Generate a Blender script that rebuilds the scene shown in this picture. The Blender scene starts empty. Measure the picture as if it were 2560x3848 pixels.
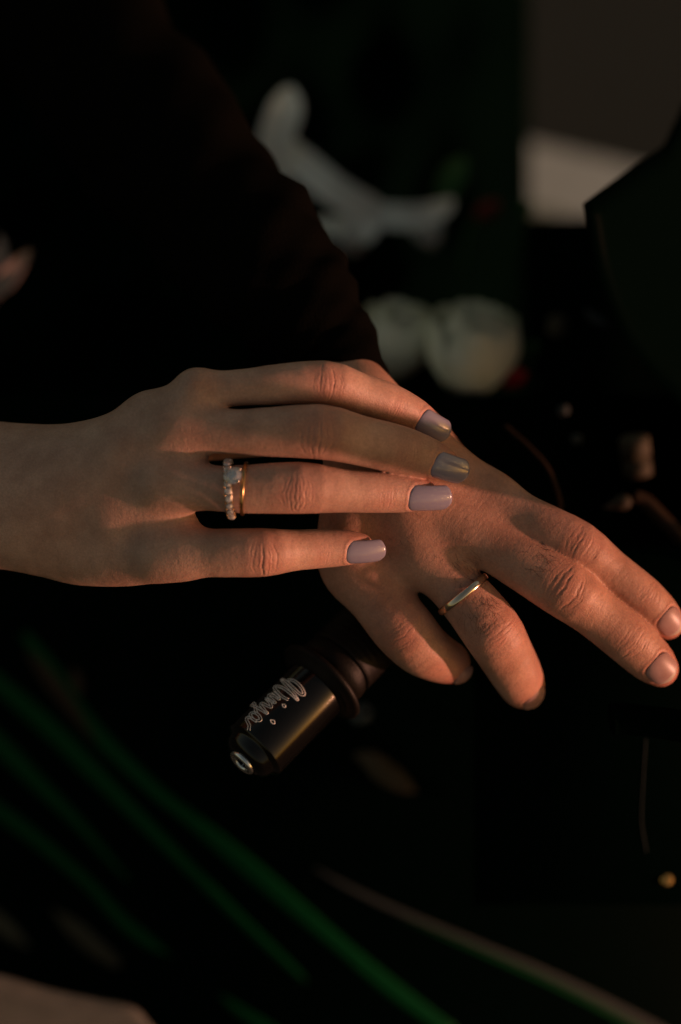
import bpy, math, random
import numpy as np
from mathutils import Vector

random.seed(7)
RNG = np.random.default_rng(11)
sc = bpy.context.scene
COL = sc.collection

# ------------------------------------------------------------------ camera
D = 800.0                 # mm from the lens to the plane the hands lie in
PPM = 9.6                 # photograph pixels per mm in that plane
PITCH = math.radians(66)
CAM = np.array([0.0, 0.0, 1.68])
FWD = np.array([0.0, math.cos(PITCH), -math.sin(PITCH)])
UP = np.array([0.0, math.sin(PITCH), math.cos(PITCH)])
RIGHT = np.array([1.0, 0.0, 0.0])

cam_d = bpy.data.cameras.new('camera')
cam = bpy.data.objects.new('camera', cam_d)
COL.objects.link(cam)
sc.camera = cam
cam.location = CAM
cam.rotation_euler = (math.pi / 2 - PITCH, 0, 0)
cam_d.sensor_fit = 'VERTICAL'
cam_d.sensor_height = 36.0
cam_d.lens = 36.0 * D / (3848 / PPM)
cam_d.clip_start = 0.02
cam_d.clip_end = 200.0
cam_d.dof.use_dof = True
cam_d.dof.focus_distance = (D - 8) / 1000
cam_d.dof.aperture_fstop = 2.8

# ------------------------------------------------------------------ light
def cam_dir(x, y, z):
    v = RIGHT * x + UP * y - FWD * z
    return v / np.linalg.norm(v)

SUN_DIR = cam_dir(0.94, -0.21, 0.165)        # towards the sun
elev = math.asin(SUN_DIR[2])
azim = math.atan2(SUN_DIR[0], SUN_DIR[1])
world = bpy.data.worlds.new('World')
sc.world = world
world.use_nodes = True
wn = world.node_tree
bg = wn.nodes['Background']
sky = wn.nodes.new('ShaderNodeTexSky')
sky.sky_type = 'NISHITA'
sky.sun_disc = False
sky.sun_elevation = elev
sky.sun_rotation = azim
sky.air_density = 1.0
sky.dust_density = 4.0
sky.ozone_density = 0.3
tint = wn.nodes.new('ShaderNodeMix')          # white balance of the whole sky
tint.data_type = 'RGBA'
tint.blend_type = 'MULTIPLY'
tint.inputs[0].default_value = 1.0
tint.inputs[7].default_value = (1.0, 0.90, 0.78, 1)
wn.links.new(sky.outputs[0], tint.inputs[6])
wn.links.new(tint.outputs[2], bg.inputs[0])
bg.inputs[1].default_value = 0.15

sun_d = bpy.data.lights.new('sun', 'SUN')
sun = bpy.data.objects.new('sun', sun_d)
COL.objects.link(sun)
sun_d.energy = 4.0
sun_d.angle = math.radians(1.6)
sun_d.color = (1.0, 0.44, 0.31)
sun.rotation_euler = Vector(SUN_DIR).to_track_quat('Z', 'Y').to_euler()
sun.location = (2, 0, 3)

sc.view_settings.view_transform = 'Standard'
sc.view_settings.look = 'None'
sc.view_settings.gamma = 1.0
sc.view_settings.exposure = -0.08
sc.render.engine = 'CYCLES'
sc.cycles.use_denoising = True
sc.cycles.max_bounces = 8
sc.cycles.transparent_max_bounces = 16

# ------------------------------------------------------------------ mapping
def P(px, py, z=0.0):
    """photograph pixel + height towards the lens (mm) -> camera-frame mm"""
    s = (D - z) / D / PPM
    return np.array([(px - 1280) * s, (1924 - py) * s, z])

def W(p):
    """camera-frame mm -> world metres"""
    p = np.asarray(p, dtype=float)
    m = p / 1000.0
    x, y, z = m[..., 0:1], m[..., 1:2], m[..., 2:3]
    return CAM + x * RIGHT + y * UP + (D / 1000 - z) * FWD

def unit(v):
    v = np.asarray(v, float)
    return v / np.linalg.norm(v)

# ------------------------------------------------------------------ materials
def mat(name, color=(0.5, 0.5, 0.5), rough=0.5, metal=0.0, spec=0.5, **kw):
    m = bpy.data.materials.new(name)
    m.use_nodes = True
    b = m.node_tree.nodes['Principled BSDF']
    b.inputs['Base Color'].default_value = (*color, 1)
    b.inputs['Roughness'].default_value = rough
    b.inputs['Metallic'].default_value = metal
    b.inputs['Specular IOR Level'].default_value = spec
    for k, v in kw.items():
        b.inputs[k].default_value = v
    return m

def nd(m, t, **props):
    n = m.node_tree.nodes.new(t)
    for k, v in props.items():
        setattr(n, k, v)
    return n

def lk(m, a, b):
    m.node_tree.links.new(a, b)

def noise_color(m, c1, c2, scale, detail=4, target='Base Color', lo=0.35, hi=0.65, rough=0.6):
    b = m.node_tree.nodes['Principled BSDF']
    tc = nd(m, 'ShaderNodeTexCoord')
    nz = nd(m, 'ShaderNodeTexNoise')
    nz.inputs['Scale'].default_value = scale
    nz.inputs['Detail'].default_value = detail
    nz.inputs['Roughness'].default_value = rough
    cr = nd(m, 'ShaderNodeValToRGB')
    cr.color_ramp.elements[0].position = lo
    cr.color_ramp.elements[1].position = hi
    cr.color_ramp.elements[0].color = (*c1, 1)
    cr.color_ramp.elements[1].color = (*c2, 1)
    lk(m, tc.outputs['Object'], nz.inputs['Vector'])
    lk(m, nz.outputs['Fac'], cr.inputs['Fac'])
    lk(m, cr.outputs['Color'], b.inputs[target])
    return nz, tc

def add_bump(m, scale, strength, dist, detail=3, kind='noise'):
    b = m.node_tree.nodes['Principled BSDF']
    tc = nd(m, 'ShaderNodeTexCoord')
    nz = nd(m, 'ShaderNodeTexNoise')
    nz.inputs['Scale'].default_value = scale
    nz.inputs['Detail'].default_value = detail
    bp = nd(m, 'ShaderNodeBump')
    bp.inputs['Strength'].default_value = strength
    bp.inputs['Distance'].default_value = dist
    lk(m, tc.outputs['Object'], nz.inputs['Vector'])
    lk(m, nz.outputs['Fac'], bp.inputs['Height'])
    lk(m, bp.outputs['Normal'], b.inputs['Normal'])

def skin(name, base, dark, red, turn=0.0, crease=0.35, sss=0.25):
    m = mat(name, base, 0.48, spec=0.35)
    b = m.node_tree.nodes['Principled BSDF']
    b.inputs['Subsurface Weight'].default_value = sss
    b.inputs['Subsurface Radius'].default_value = (1.0, 0.32, 0.16)
    b.inputs['Subsurface Scale'].default_value = 0.003
    tc = nd(m, 'ShaderNodeTexCoord')
    n1 = nd(m, 'ShaderNodeTexNoise')            # blotches
    n1.inputs['Scale'].default_value = 75
    n1.inputs['Detail'].default_value = 5
    n1.inputs['Roughness'].default_value = 0.6
    lk(m, tc.outputs['Object'], n1.inputs['Vector'])
    mr = nd(m, 'ShaderNodeMapRange')
    mr.inputs['From Min'].default_value = 0.36
    mr.inputs['From Max'].default_value = 0.64
    lk(m, n1.outputs['Fac'], mr.inputs['Value'])
    mx = nd(m, 'ShaderNodeMix', data_type='RGBA')
    mx.inputs[6].default_value = (*dark, 1)
    mx.inputs[7].default_value = (*base, 1)
    lk(m, mr.outputs['Result'], mx.inputs[0])
    at = nd(m, 'ShaderNodeAttribute', attribute_name='red')
    n2 = nd(m, 'ShaderNodeTexNoise')
    n2.inputs['Scale'].default_value = 160
    n2.inputs['Detail'].default_value = 4
    lk(m, tc.outputs['Object'], n2.inputs['Vector'])
    mu = nd(m, 'ShaderNodeMath', operation='MULTIPLY')
    ma = nd(m, 'ShaderNodeMapRange')
    ma.inputs['From Min'].default_value = 0.25
    ma.inputs['From Max'].default_value = 0.65
    ma.inputs['To Min'].default_value = 0.45
    lk(m, n2.outputs['Fac'], ma.inputs['Value'])
    lk(m, at.outputs['Fac'], mu.inputs[0])
    lk(m, ma.outputs['Result'], mu.inputs[1])
    mx2 = nd(m, 'ShaderNodeMix', data_type='RGBA')
    mx2.inputs[7].default_value = (*red, 1)
    lk(m, mu.outputs[0], mx2.inputs[0])
    lk(m, mx.outputs[2], mx2.inputs[6])
    # pores and fine speckle
    n3 = nd(m, 'ShaderNodeTexNoise')
    n3.inputs['Scale'].default_value = 1300
    n3.inputs['Detail'].default_value = 2
    lk(m, tc.outputs['Object'], n3.inputs['Vector'])
    mr3 = nd(m, 'ShaderNodeMapRange')
    mr3.inputs['From Min'].default_value = 0.3
    mr3.inputs['From Max'].default_value = 0.7
    mr3.inputs['To Min'].default_value = 0.86
    mr3.inputs['To Max'].default_value = 1.08
    lk(m, n3.outputs['Fac'], mr3.inputs['Value'])
    hs = nd(m, 'ShaderNodeHueSaturation')
    lk(m, mr3.outputs['Result'], hs.inputs['Value'])
    lk(m, mx2.outputs[2], hs.inputs['Color'])
    lk(m, hs.outputs['Color'], b.inputs['Base Color'])
    # relief: cell-like skin grain + pores
    vo = nd(m, 'ShaderNodeTexVoronoi', feature='DISTANCE_TO_EDGE')
    vo.inputs['Scale'].default_value = 1100
    mp = nd(m, 'ShaderNodeMapping')
    mp.inputs['Scale'].default_value = (1, 1.0, 1.0)
    n4 = nd(m, 'ShaderNodeTexNoise')
    n4.inputs['Scale'].default_value = 420
    n4.inputs['Detail'].default_value = 5
    n4.inputs['Roughness'].default_value = 0.65
    lk(m, tc.outputs['Object'], mp.inputs['Vector'])
    lk(m, mp.outputs['Vector'], vo.inputs['Vector'])
    lk(m, tc.outputs['Object'], n4.inputs['Vector'])
    b1 = nd(m, 'ShaderNodeBump')
    b1.inputs['Strength'].default_value = 0.25
    b1.inputs['Distance'].default_value = 0.0004
    lk(m, vo.outputs['Distance'], b1.inputs['Height'])
    b2 = nd(m, 'ShaderNodeBump')
    b2.inputs['Strength'].default_value = 0.36
    b2.inputs['Distance'].default_value = 0.0006
    lk(m, n4.outputs['Fac'], b2.inputs['Height'])
    lk(m, b1.outputs['Normal'], b2.inputs['Normal'])
    # fine creases that run across the hand
    ma1 = nd(m, 'ShaderNodeMapping')
    ma1.inputs['Rotation'].default_value = (0, 0, math.radians(turn))
    ma2 = nd(m, 'ShaderNodeMapping')
    ma2.inputs['Scale'].default_value = (1.0, 0.22, 0.4)
    n5 = nd(m, 'ShaderNodeTexNoise')
    n5.inputs['Scale'].default_value = 700
    n5.inputs['Detail'].default_value = 3
    n5.inputs['Distortion'].default_value = 0.6
    lk(m, tc.outputs['Object'], ma1.inputs['Vector'])
    lk(m, ma1.outputs['Vector'], ma2.inputs['Vector'])
    lk(m, ma2.outputs['Vector'], n5.inputs['Vector'])
    b3 = nd(m, 'ShaderNodeBump')
    b3.inputs['Strength'].default_value = crease
    b3.inputs['Distance'].default_value = 0.0006
    lk(m, n5.outputs['Fac'], b3.inputs['Height'])
    lk(m, b2.outputs['Normal'], b3.inputs['Normal'])
    lk(m, b3.outputs['Normal'], b.inputs['Normal'])
    return m

M = {}
M['skin_w'] = skin('skin_fair', (0.52, 0.325, 0.245), (0.40, 0.235, 0.175), (0.52, 0.19, 0.145), 0, 0.14)
M['skin_m'] = skin('skin_tan', (0.52, 0.285, 0.205), (0.39, 0.20, 0.14), (0.50, 0.155, 0.115), 40, 0.24)

# ------------------------------------------------------------------ object helpers
def empty(name, loc, label=None, cat=None, group=None):
    o = bpy.data.objects.new(name, None)
    COL.objects.link(o)
    o.location = loc
    o.empty_display_size = 0.02
    tag(o, label, cat, group)
    return o

def tag(o, label=None, cat=None, group=None, kind=None):
    if label: o['label'] = label
    if cat: o['category'] = cat
    if group: o['group'] = group
    if kind: o['kind'] = kind
    return o

def root_loc(o):
    v = np.zeros(3)
    while o is not None:
        v += np.array(o.location)
        o = o.parent
    return v

def mesh_obj(name, verts, faces, material, parent=None, smooth=True, world_space=False, loc=None):
    """verts in camera-frame mm (or world metres)"""
    v = np.asarray(verts, float)
    if not world_space:
        v = W(v)
    base = root_loc(parent)
    if loc is None:
        loc = np.zeros(3) if parent is not None else np.array([v[:, 0].mean(), v[:, 1].mean(), v[:, 2].min()])
    v = v - base - np.asarray(loc)
    me = bpy.data.meshes.new(name)
    me.from_pydata(v.tolist(), [], [list(map(int, f)) for f in faces])
    if smooth:
        me.polygons.foreach_set('use_smooth', [True] * len(me.polygons))
    me.update()
    me.materials.append(material)
    o = bpy.data.objects.new(name, me)
    COL.objects.link(o)
    o.location = loc
    if parent is not None:
        o.parent = parent
    return o

def fast_mesh(name, verts, quads, material, parent=None, attrs=None):
    v = W(verts) - root_loc(parent)
    me = bpy.data.meshes.new(name)
    me.vertices.add(len(v))
    me.vertices.foreach_set('co', v.astype(np.float32).ravel())
    me.loops.add(len(quads) * 4)
    me.loops.foreach_set('vertex_index', quads.astype(np.int32).ravel())
    me.polygons.add(len(quads))
    me.polygons.foreach_set('loop_start', np.arange(0, len(quads) * 4, 4, dtype=np.int32))
    me.polygons.foreach_set('use_smooth', np.ones(len(quads), bool))
    me.update(calc_edges=True)
    for k, a in (attrs or {}).items():
        at = me.attributes.new(k, 'FLOAT', 'POINT')
        at.data.foreach_set('value', a.astype(np.float32))
    me.materials.append(material)
    o = bpy.data.objects.new(name, me)
    COL.objects.link(o)
    o.parent = parent
    return o

# ------------------------------------------------------------------ distance-field modelling
def smin(a, b, k):
    h = np.maximum(k - np.abs(a - b), 0) / k
    return np.minimum(a, b) - h * h * k * 0.25

def capsule(p, a, b, ra, rb, n=None, f=1.0):
    ab = (b - a).astype(np.float32)
    ap = p - a.astype(np.float32)
    h = np.clip((ap @ ab) / float(ab @ ab), 0, 1)
    q = ap - h[:, None] * ab
    r = ra + (rb - ra) * h
    if f == 1.0:
        return np.sqrt(np.einsum('ij,ij->i', q, q)) - r
    w = q @ n.astype(np.float32)
    d2 = np.einsum('ij,ij->i', q, q) + w * w * (1 / (f * f) - 1)
    return (np.sqrt(d2) - r) * (0.5 + 0.5 * f)

def surface_nets(func, lo, hi, h):
    B = 8
    nb = np.ceil((hi - lo) / (h * B)).astype(int)
    n = nb * B
    cidx = np.stack(np.meshgrid(*[np.arange(k) for k in nb], indexing='ij'), -1).reshape(-1, 3)
    cc = (lo + (cidx + 0.5) * B * h).astype(np.float32)
    dc = func(cc)
    vol = np.repeat(np.repeat(np.repeat(dc.reshape(nb).astype(np.float32), B, 0), B, 1), B, 2)
    act = cidx[np.abs(dc) < B * h * 1.15 + 0.8]
    sup = act // 3
    act = act[np.lexsort((sup[:, 2], sup[:, 1], sup[:, 0]))]
    loc = np.stack(np.meshgrid(*[np.arange(B)] * 3, indexing='ij'), -1).reshape(-1, 3)
    for c in range(0, len(act), 16):
        blk = act[c:c + 16]
        ids = (blk[:, None, :] * B + loc[None]).reshape(-1, 3)
        vol[ids[:, 0], ids[:, 1], ids[:, 2]] = func((lo + (ids + 0.5) * h).astype(np.float32), True)
    s = vol < 0
    nx, ny, nz = n
    cnt = np.zeros((nx - 1, ny - 1, nz - 1), np.int8)
    for dx in (0, 1):
        for dy in (0, 1):
            for dz in (0, 1):
                cnt += s[dx:nx - 1 + dx, dy:ny - 1 + dy, dz:nz - 1 + dz]
    cells = np.argwhere((cnt > 0) & (cnt < 8))
    vid = np.full(cnt.shape, -1, np.int32)
    vid[cells[:, 0], cells[:, 1], cells[:, 2]] = np.arange(len(cells))
    acc = np.zeros((len(cells), 3)); num = np.zeros(len(cells))
    corners = [(0, 0, 0), (1, 0, 0), (0, 1, 0), (1, 1, 0), (0, 0, 1), (1, 0, 1), (0, 1, 1), (1, 1, 1)]
    val = [vol[cells[:, 0] + c[0], cells[:, 1] + c[1], cells[:, 2] + c[2]] for c in corners]
    for i in range(8):
        for j in range(i + 1, 8):
            ci, cj = np.array(corners[i]), np.array(corners[j])
            if np.abs(ci - cj).sum() != 1:
                continue
            m = (val[i] < 0) != (val[j] < 0)
            t = val[i][m] / (val[i][m] - val[j][m])
            acc[m] += ci + t[:, None] * (cj - ci)
            num[m] += 1
    verts = lo + (cells + acc / num[:, None] + 0.5) * h
    quads = []
    for ax in range(3):
        sl0 = [slice(None)] * 3; sl1 = [slice(None)] * 3
        sl0[ax] = slice(0, -1); sl1[ax] = slice(1, None)
        a, b = s[tuple(sl0)], s[tuple(sl1)]
        e = np.argwhere(a != b)
        u, v = (ax + 1) % 3, (ax + 2) % 3
        e = e[(e[:, u] > 0) & (e[:, v] > 0) & (e[:, u] < n[u] - 1) & (e[:, v] < n[v] - 1)]
        inside = s[e[:, 0], e[:, 1], e[:, 2]]
        def g(du, dv):
            q = e.copy(); q[:, u] -= du; q[:, v] -= dv
            return vid[q[:, 0], q[:, 1], q[:, 2]]
        q = np.stack([g(1, 1), g(0, 1), g(0, 0), g(1, 0)], 1)
        q[~inside] = q[~inside][:, ::-1]
        quads.append(q)
    return verts, np.concatenate(quads)

def mesh_normals(v, q):
    fn = np.cross(v[q[:, 2]] - v[q[:, 0]], v[q[:, 3]] - v[q[:, 1]])
    n = np.zeros_like(v)
    for i in range(4):
        for ax in range(3):
            n[:, ax] += np.bincount(q[:, i], fn[:, ax], len(v))
    return n / np.maximum(np.linalg.norm(n, axis=1), 1e-9)[:, None]

def relax(v, q, it=2, wt=None):
    w = 0.5 if wt is None else (0.7 * wt)[:, None]
    e = np.concatenate([q[:, [0, 1]], q[:, [1, 2]], q[:, [2, 3]], q[:, [3, 0]]]).astype(np.int64)
    ii = np.concatenate([e[:, 0], e[:, 1]]); jj = np.concatenate([e[:, 1], e[:, 0]])
    o = np.argsort(ii, kind='stable')
    jj = jj[o]; cnt = np.bincount(ii, minlength=len(v))
    st = np.concatenate([[0], np.cumsum(cnt)[:-1]])
    ok = cnt > 0
    for _ in range(it):
        acc = np.zeros_like(v)
        acc[ok] = np.add.reduceat(v[jj], st[ok], axis=0)
        v = np.where(ok[:, None], v * (1 - w) + w * acc / np.maximum(cnt, 1)[:, None], v)
    return v

def spline(pts, n=12):
    """Catmull-Rom through rows of any width"""
    pts = np.asarray(pts, float)
    q = np.vstack([2 * pts[0] - pts[1], pts, 2 * pts[-1] - pts[-2]])
    out = []
    for i in range(1, len(q) - 2):
        for k in range(n):
            t = k / n
            out.append(0.5 * ((2 * q[i]) + (q[i + 1] - q[i - 1]) * t + (2 * q[i - 1] - 5 * q[i] + 4 * q[i + 1] - q[i + 2]) * t * t
                              + (3 * q[i] - q[i - 1] - 3 * q[i + 1] + q[i + 2]) * t ** 3))
    out.append(q[-2])
    return np.array(out)

def chain_sdf(p, segs, cull):
    """hard union of a fine run of tapered capsules"""
    d = np.full(len(p), 60.0, np.float32)
    for (a, b, ra, rb, n, f) in segs:
        if cull is not None and seg_dist(cull[0], a, b) - max(ra, rb) > cull[1]: continue
        np.minimum(d, capsule(p, a, b, ra, rb, n, f), out=d)
    return d

def chain(rows, f=0.88, sub=3, n=(0, 0, 1.0)):
    """rows (px, py, z, radius px)"""
    g = [(*P(r[0], r[1], r[2]), r[3] * (D - r[2]) / D / PPM) for r in rows]
    g = spline(g, sub)
    return [(g[i, :3], g[i + 1, :3], g[i, 3], g[i + 1, 3], np.array(n), f) for i in range(len(g) - 1)]

class Finger:
    """joints: (px, py, z mm, radius px).  roll turns the dorsal side about the finger's own axis."""
    def __init__(self, joints, roll=0.0, flat=0.92, k=2.0, bulges=(), nail=None):
        self.c = [P(*j[:3]) for j in joints]
        self.r = [j[3] * (D - j[2]) / D / PPM for j in joints]
        self.k, self.flat, self.bulges, self.nail = k, flat, bulges, nail
        self.roll = math.radians(roll)
        self.t, self.n, self.b = [], [], []
        m = len(self.c)
        for i in range(m):
            t = unit(self.c[min(i + 1, m - 1)] - self.c[max(i - 1, 0)])
            self._frame(t)
        self.st = [unit(self.c[i + 1] - self.c[i]) for i in range(m - 1)]
        g = spline([(*c, r) for c, r in zip(self.c, self.r)], 3)
        self.segs = []
        for i in range(len(g) - 1):
            n, b = self.frame(unit(g[i + 1, :3] - g[i, :3]))
            self.segs.append((g[i, :3], g[i + 1, :3], g[i, 3], g[i + 1, 3], n, flat))
    def frame(self, t):
        zc = np.array([0, 0, 1.0])
        n = unit(zc - t * (zc @ t))
        b = np.cross(n, t)
        n2 = n * math.cos(self.roll) + b * math.sin(self.roll)
        return n2, np.cross(n2, t)
    def _frame(self, t):
        n, b = self.frame(t)
        self.t.append(t); self.n.append(n); self.b.append(b)
    def sdf(self, p, cull=None):
        d = chain_sdf(p, self.segs, cull)
        for (i, along, out, side, r, k) in self.bulges:      # extra soft spheres in local mm
            c = self.c[i] + self.t[i] * along + self.n[i] * out + self.b[i] * side
            d = smin(d, np.linalg.norm(p - c.astype(np.float32), axis=1) - r, k)
        return d

def seg_dist(c, a, b):
    ab = b - a
    h = min(1, max(0, ((c - a) @ ab) / (ab @ ab)))
    return np.linalg.norm(c - a - h * ab)

class Hand:
    def __init__(self, fingers, palm, kp, kf, extra=()):
        self.f, self.palm, self.kp, self.kf, self.extra = fingers, palm, kp, kf, extra
    def many(self, p):
        """points sorted roughly by place, evaluated chunk by chunk with far shapes skipped"""
        out = np.empty(len(p), np.float32)
        key = np.floor(p / 14.0).astype(np.int64)
        order = np.lexsort((key[:, 2], key[:, 1], key[:, 0]))
        for i in range(0, len(p), 6000):
            ix = order[i:i + 6000]
            out[ix] = self.sdf(p[ix], True)
        return out
    def sdf(self, p, cull=False):
        d = np.full(len(p), 60.0, np.float32)
        cu = None
        if cull:
            lo, hi = p.min(0), p.max(0)
            cu = ((lo + hi) / 2, np.linalg.norm(hi - lo) / 2 + 11)
        for ch in self.palm:
            d = smin(d, chain_sdf(p, ch, cu), self.kp)
        g = np.full(len(p), 60.0, np.float32)
        for fi in self.f:
            g = smin(g, fi.sdf(p, cu), self.kf2)
        d = smin(d, g, self.kf)
        for (c, r, k, s) in self.extra:
            e = np.linalg.norm(p - c.astype(np.float32), axis=1) - r
            if s > 0: d = smin(d, e, k)
            else: d = -smin(-d, e, k)
        return d
    kf2 = 0.5

def gss(x):
    return np.exp(-x * x)

def sstep(a, b, x):
    t = np.clip((x - a) / (b - a), 0, 1)
    return t * t * (3 - 2 * t)

def refine(v, q, nrm, hand, wr):
    """split the faces at knuckles and nails in four so that fine creases fit"""
    c = v[q].mean(1); cn = nrm[q[:, 0]]
    m = np.zeros(len(q), bool)
    for fi, f in enumerate(hand.f):
        for w in wr[fi]:
            rel = c - f.c[w[0]]
            m |= (np.abs(rel @ f.t[w[0]]) < w[1] * 2.0 + 1) & (np.abs(rel @ f.b[w[0]]) < 13) & (np.abs(rel @ f.n[w[0]]) < 16) & (cn @ f.n[w[0]] > -0.15)
        if f.nail:
            o, t, n, b = nail_frame(f)
            rel = c - o
            u = rel @ t
            m |= (u > -3) & (u < f.nail['len'] + 1) & (np.abs(rel @ b) < f.nail['w'] * 0.75) & (np.abs(rel @ n) < 9) & (cn @ n > -0.3)
    Q = q[m]; rest = q[~m]
    E = np.concatenate([Q[:, [0, 1]], Q[:, [1, 2]], Q[:, [2, 3]], Q[:, [3, 0]]])
    E = np.sort(E, 1)
    key = E[:, 0].astype(np.int64) * len(v) + E[:, 1]
    uq, idx, inv = np.unique(key, return_index=True, return_inverse=True)
    ue = E[idx]
    R = np.sort(np.concatenate([rest[:, [0, 1]], rest[:, [1, 2]], rest[:, [2, 3]], rest[:, [3, 0]]]), 1)
    hangm = np.isin(uq, R[:, 0].astype(np.int64) * len(v) + R[:, 1])
    # lift the new points off the chord for roundness
    mid = (v[ue[:, 0]] + v[ue[:, 1]]) / 2
    dn = ((v[ue[:, 1]] - v[ue[:, 0]])[:, None, :] @ (nrm[ue[:, 0]] - nrm[ue[:, 1]])[:, :, None])[:, 0, 0] / 8
    mid = mid + np.where(hangm, 0, -dn)[:, None] * 1.0 * (nrm[ue[:, 0]] + nrm[ue[:, 1]]) / 2
    nv = len(v); ne = len(uq); nq = len(Q)
    em = nv + inv.reshape(4, nq).T
    cc = nv + ne + np.arange(nq)
    cen = mid[inv.reshape(4, nq)].mean(0)
    v2 = np.vstack([v, mid, cen])
    parts = [np.stack([Q[:, k], em[:, k], cc, em[:, (k - 1) % 4]], 1) for k in range(4)]
    q2 = np.concatenate([rest] + parts)
    return v2, q2, (nv + np.where(hangm)[0], ue[hangm])

def build_hand(hand, wr, lo, hi, h, material, parent, name, red_fn=None, extra_disp=None):
    v, q = surface_nets(hand.sdf, np.array(lo, float), np.array(hi, float), h)
    v = relax(v, q, 2)
    nrm = mesh_normals(v, q)
    v = v - nrm * np.clip(hand.many(v.astype(np.float32)), -h, h)[:, None]
    # even out the palm and wrist, leave the fingers crisp
    fd = np.min(np.stack([chain_sdf(v.astype(np.float32), f.segs[4:], None) for f in hand.f[:4]], 1), 1)
    v = relax(v, q, 70, 0.12 + 0.88 * sstep(0.6, 5.0, fd))
    v, q, hang = refine(v, q, mesh_normals(v, q), hand, wr)
    nrm = mesh_normals(v, q)
    disp = np.zeros(len(v)); red = np.zeros(len(v))
    own = np.argmin(np.stack([f.sdf(v.astype(np.float32)) for f in hand.f], 1), 1)
    for fi, f in enumerate(hand.f):
        me = own == fi
        for (ji, span, nl, depth, ext, bump, redness) in wr[fi]:
            rel = v - f.c[ji]
            u, s, w = rel @ f.t[ji], rel @ f.b[ji], rel @ f.n[ji]
            near = me & (np.abs(u) < span * 3) & (np.abs(w) < 25) & (np.abs(s) < 25)
            u, s, w = u[near], s[near], w[near]
            dors = sstep(-0.1, 0.55, (nrm[near] @ f.n[ji]))
            dd = bump * gss(u / (span * 0.8)) * gss(s / (ext * 0.8)) * dors
            rng = np.random.default_rng(100 + fi * 10 + ji)
            red[near] = np.maximum(red[near], redness * gss(u / (span * 1.6)) * gss(s / (ext * 1.3)) * dors)
            offs = np.linspace(-1, 1, nl) + rng.normal(0, 0.07, nl)
            wob = 0.16 * np.sin(s * 0.8 + fi * 2.0) + 0.06 * np.sin(s * 2.1 + fi)
            for o in offs:
                cen = o * span
                lim = ext * (1.1 - 0.35 * abs(o)) * rng.uniform(0.6, 1.15)
                curv = -o * 0.75 / ext
                sh = rng.normal(0, ext * 0.18)
                line = cen + curv * s ** 2 * 0.5 + wob * rng.uniform(0.5, 1.4) + rng.normal(0, .14) * np.sin(s * rng.uniform(0.4, 1.6) + rng.uniform(0, 6))
                dep = 0.62 * depth * rng.uniform(0.4, 1.4) * (1.1 - 0.45 * abs(o))
                wd = rng.uniform(0.26, 0.42)
                x = (u - line) / wd
                brk = 0.7 + 0.3 * np.sin(s * rng.uniform(0.8, 1.8) + rng.uniform(0, 6))
                dd -= dors * dep * brk * (gss(x) - 0.22 * gss(x / 3.0)) * (1 - sstep(0.45, 1.0, np.abs(s - sh) / lim))
            disp[near] += dd
        # fingertip flush
        L = len(f.c) - 1
        u = (v - f.c[L]) @ f.t[L]
        red = np.where(me, np.maximum(red, 0.6 * sstep(-18, 3, u)), red)
        if f.nail:
            nl = f.nail
            o, t, n, b = nail_frame(f)
            rel = v - o
            u, s, w = rel @ t, rel @ b, rel @ n
            s = s - nl.get('side', 0)
            hw, ln = nl['w'] / 2, nl['len']
            ok = me & (w > -5) & (nrm @ n > -0.2)
            # signed distance to the nail outline in its own plane
            ds = np.abs(s) - hw
            corner = 3.4
            du = np.maximum(-u, u - ln)
            rr = np.hypot(np.maximum(ds + corner, 0), np.maximum(du + corner, 0)) - corner
            dn = np.where((ds > -corner) & (du > -corner), rr, np.maximum(ds, du))
            rim = gss((dn - 0.6) / 0.6) * 0.16 * sstep(ln * 0.9, ln * 0.45, u)
            bed = -0.55 * sstep(-0.15, -0.9, dn)
            disp = disp + np.where(ok, rim + bed, 0)
            red = np.where(ok & (dn < 2.5), np.maximum(red, 0.35 * gss(dn / 2.0)), red)
    if red_fn: red = np.maximum(red, red_fn(v, nrm))
    if extra_disp: disp = disp + extra_disp(v, nrm)
    disp[hang[0]] = 0.5 * (disp[hang[1][:, 0]] + disp[hang[1][:, 1]])
    off = nrm * disp[:, None]
    off[hang[0]] = 0.5 * (off[hang[1][:, 0]] + off[hang[1][:, 1]])
    v = v + off
    ob = fast_mesh(name, v, q, material, parent, {'red': np.clip(red, 0, 1)})
    ob['surface_verts'] = len(v)
    return ob, v, nrm

def nail_frame(f):
    """origin = middle of the cuticle on the finger's back"""
    L = len(f.c) - 1
    nl = f.nail
    t = unit(f.c[L] - f.c[L - 1])
    t = unit(t + np.array(nl.get('lean', (0, 0, 0)), float))
    n, b = f.frame(t)
    r = nl.get('roll', 0)
    if r:
        r = math.radians(r)
        n = n * math.cos(r) + b * math.sin(r)
        b = np.cross(n, t)
    o = f.c[L] + t * nl['back']
    # climb to the skin along the nail's own normal
    a, bb = 0.0, 25.0
    for _ in range(30):
        m = (a + bb) / 2
        if f.sdf((o + n * m)[None].astype(np.float32))[0] < 0: a = m
        else: bb = m
    return o + n * (a + nl.get('lift', -0.35)), t, n, b

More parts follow.
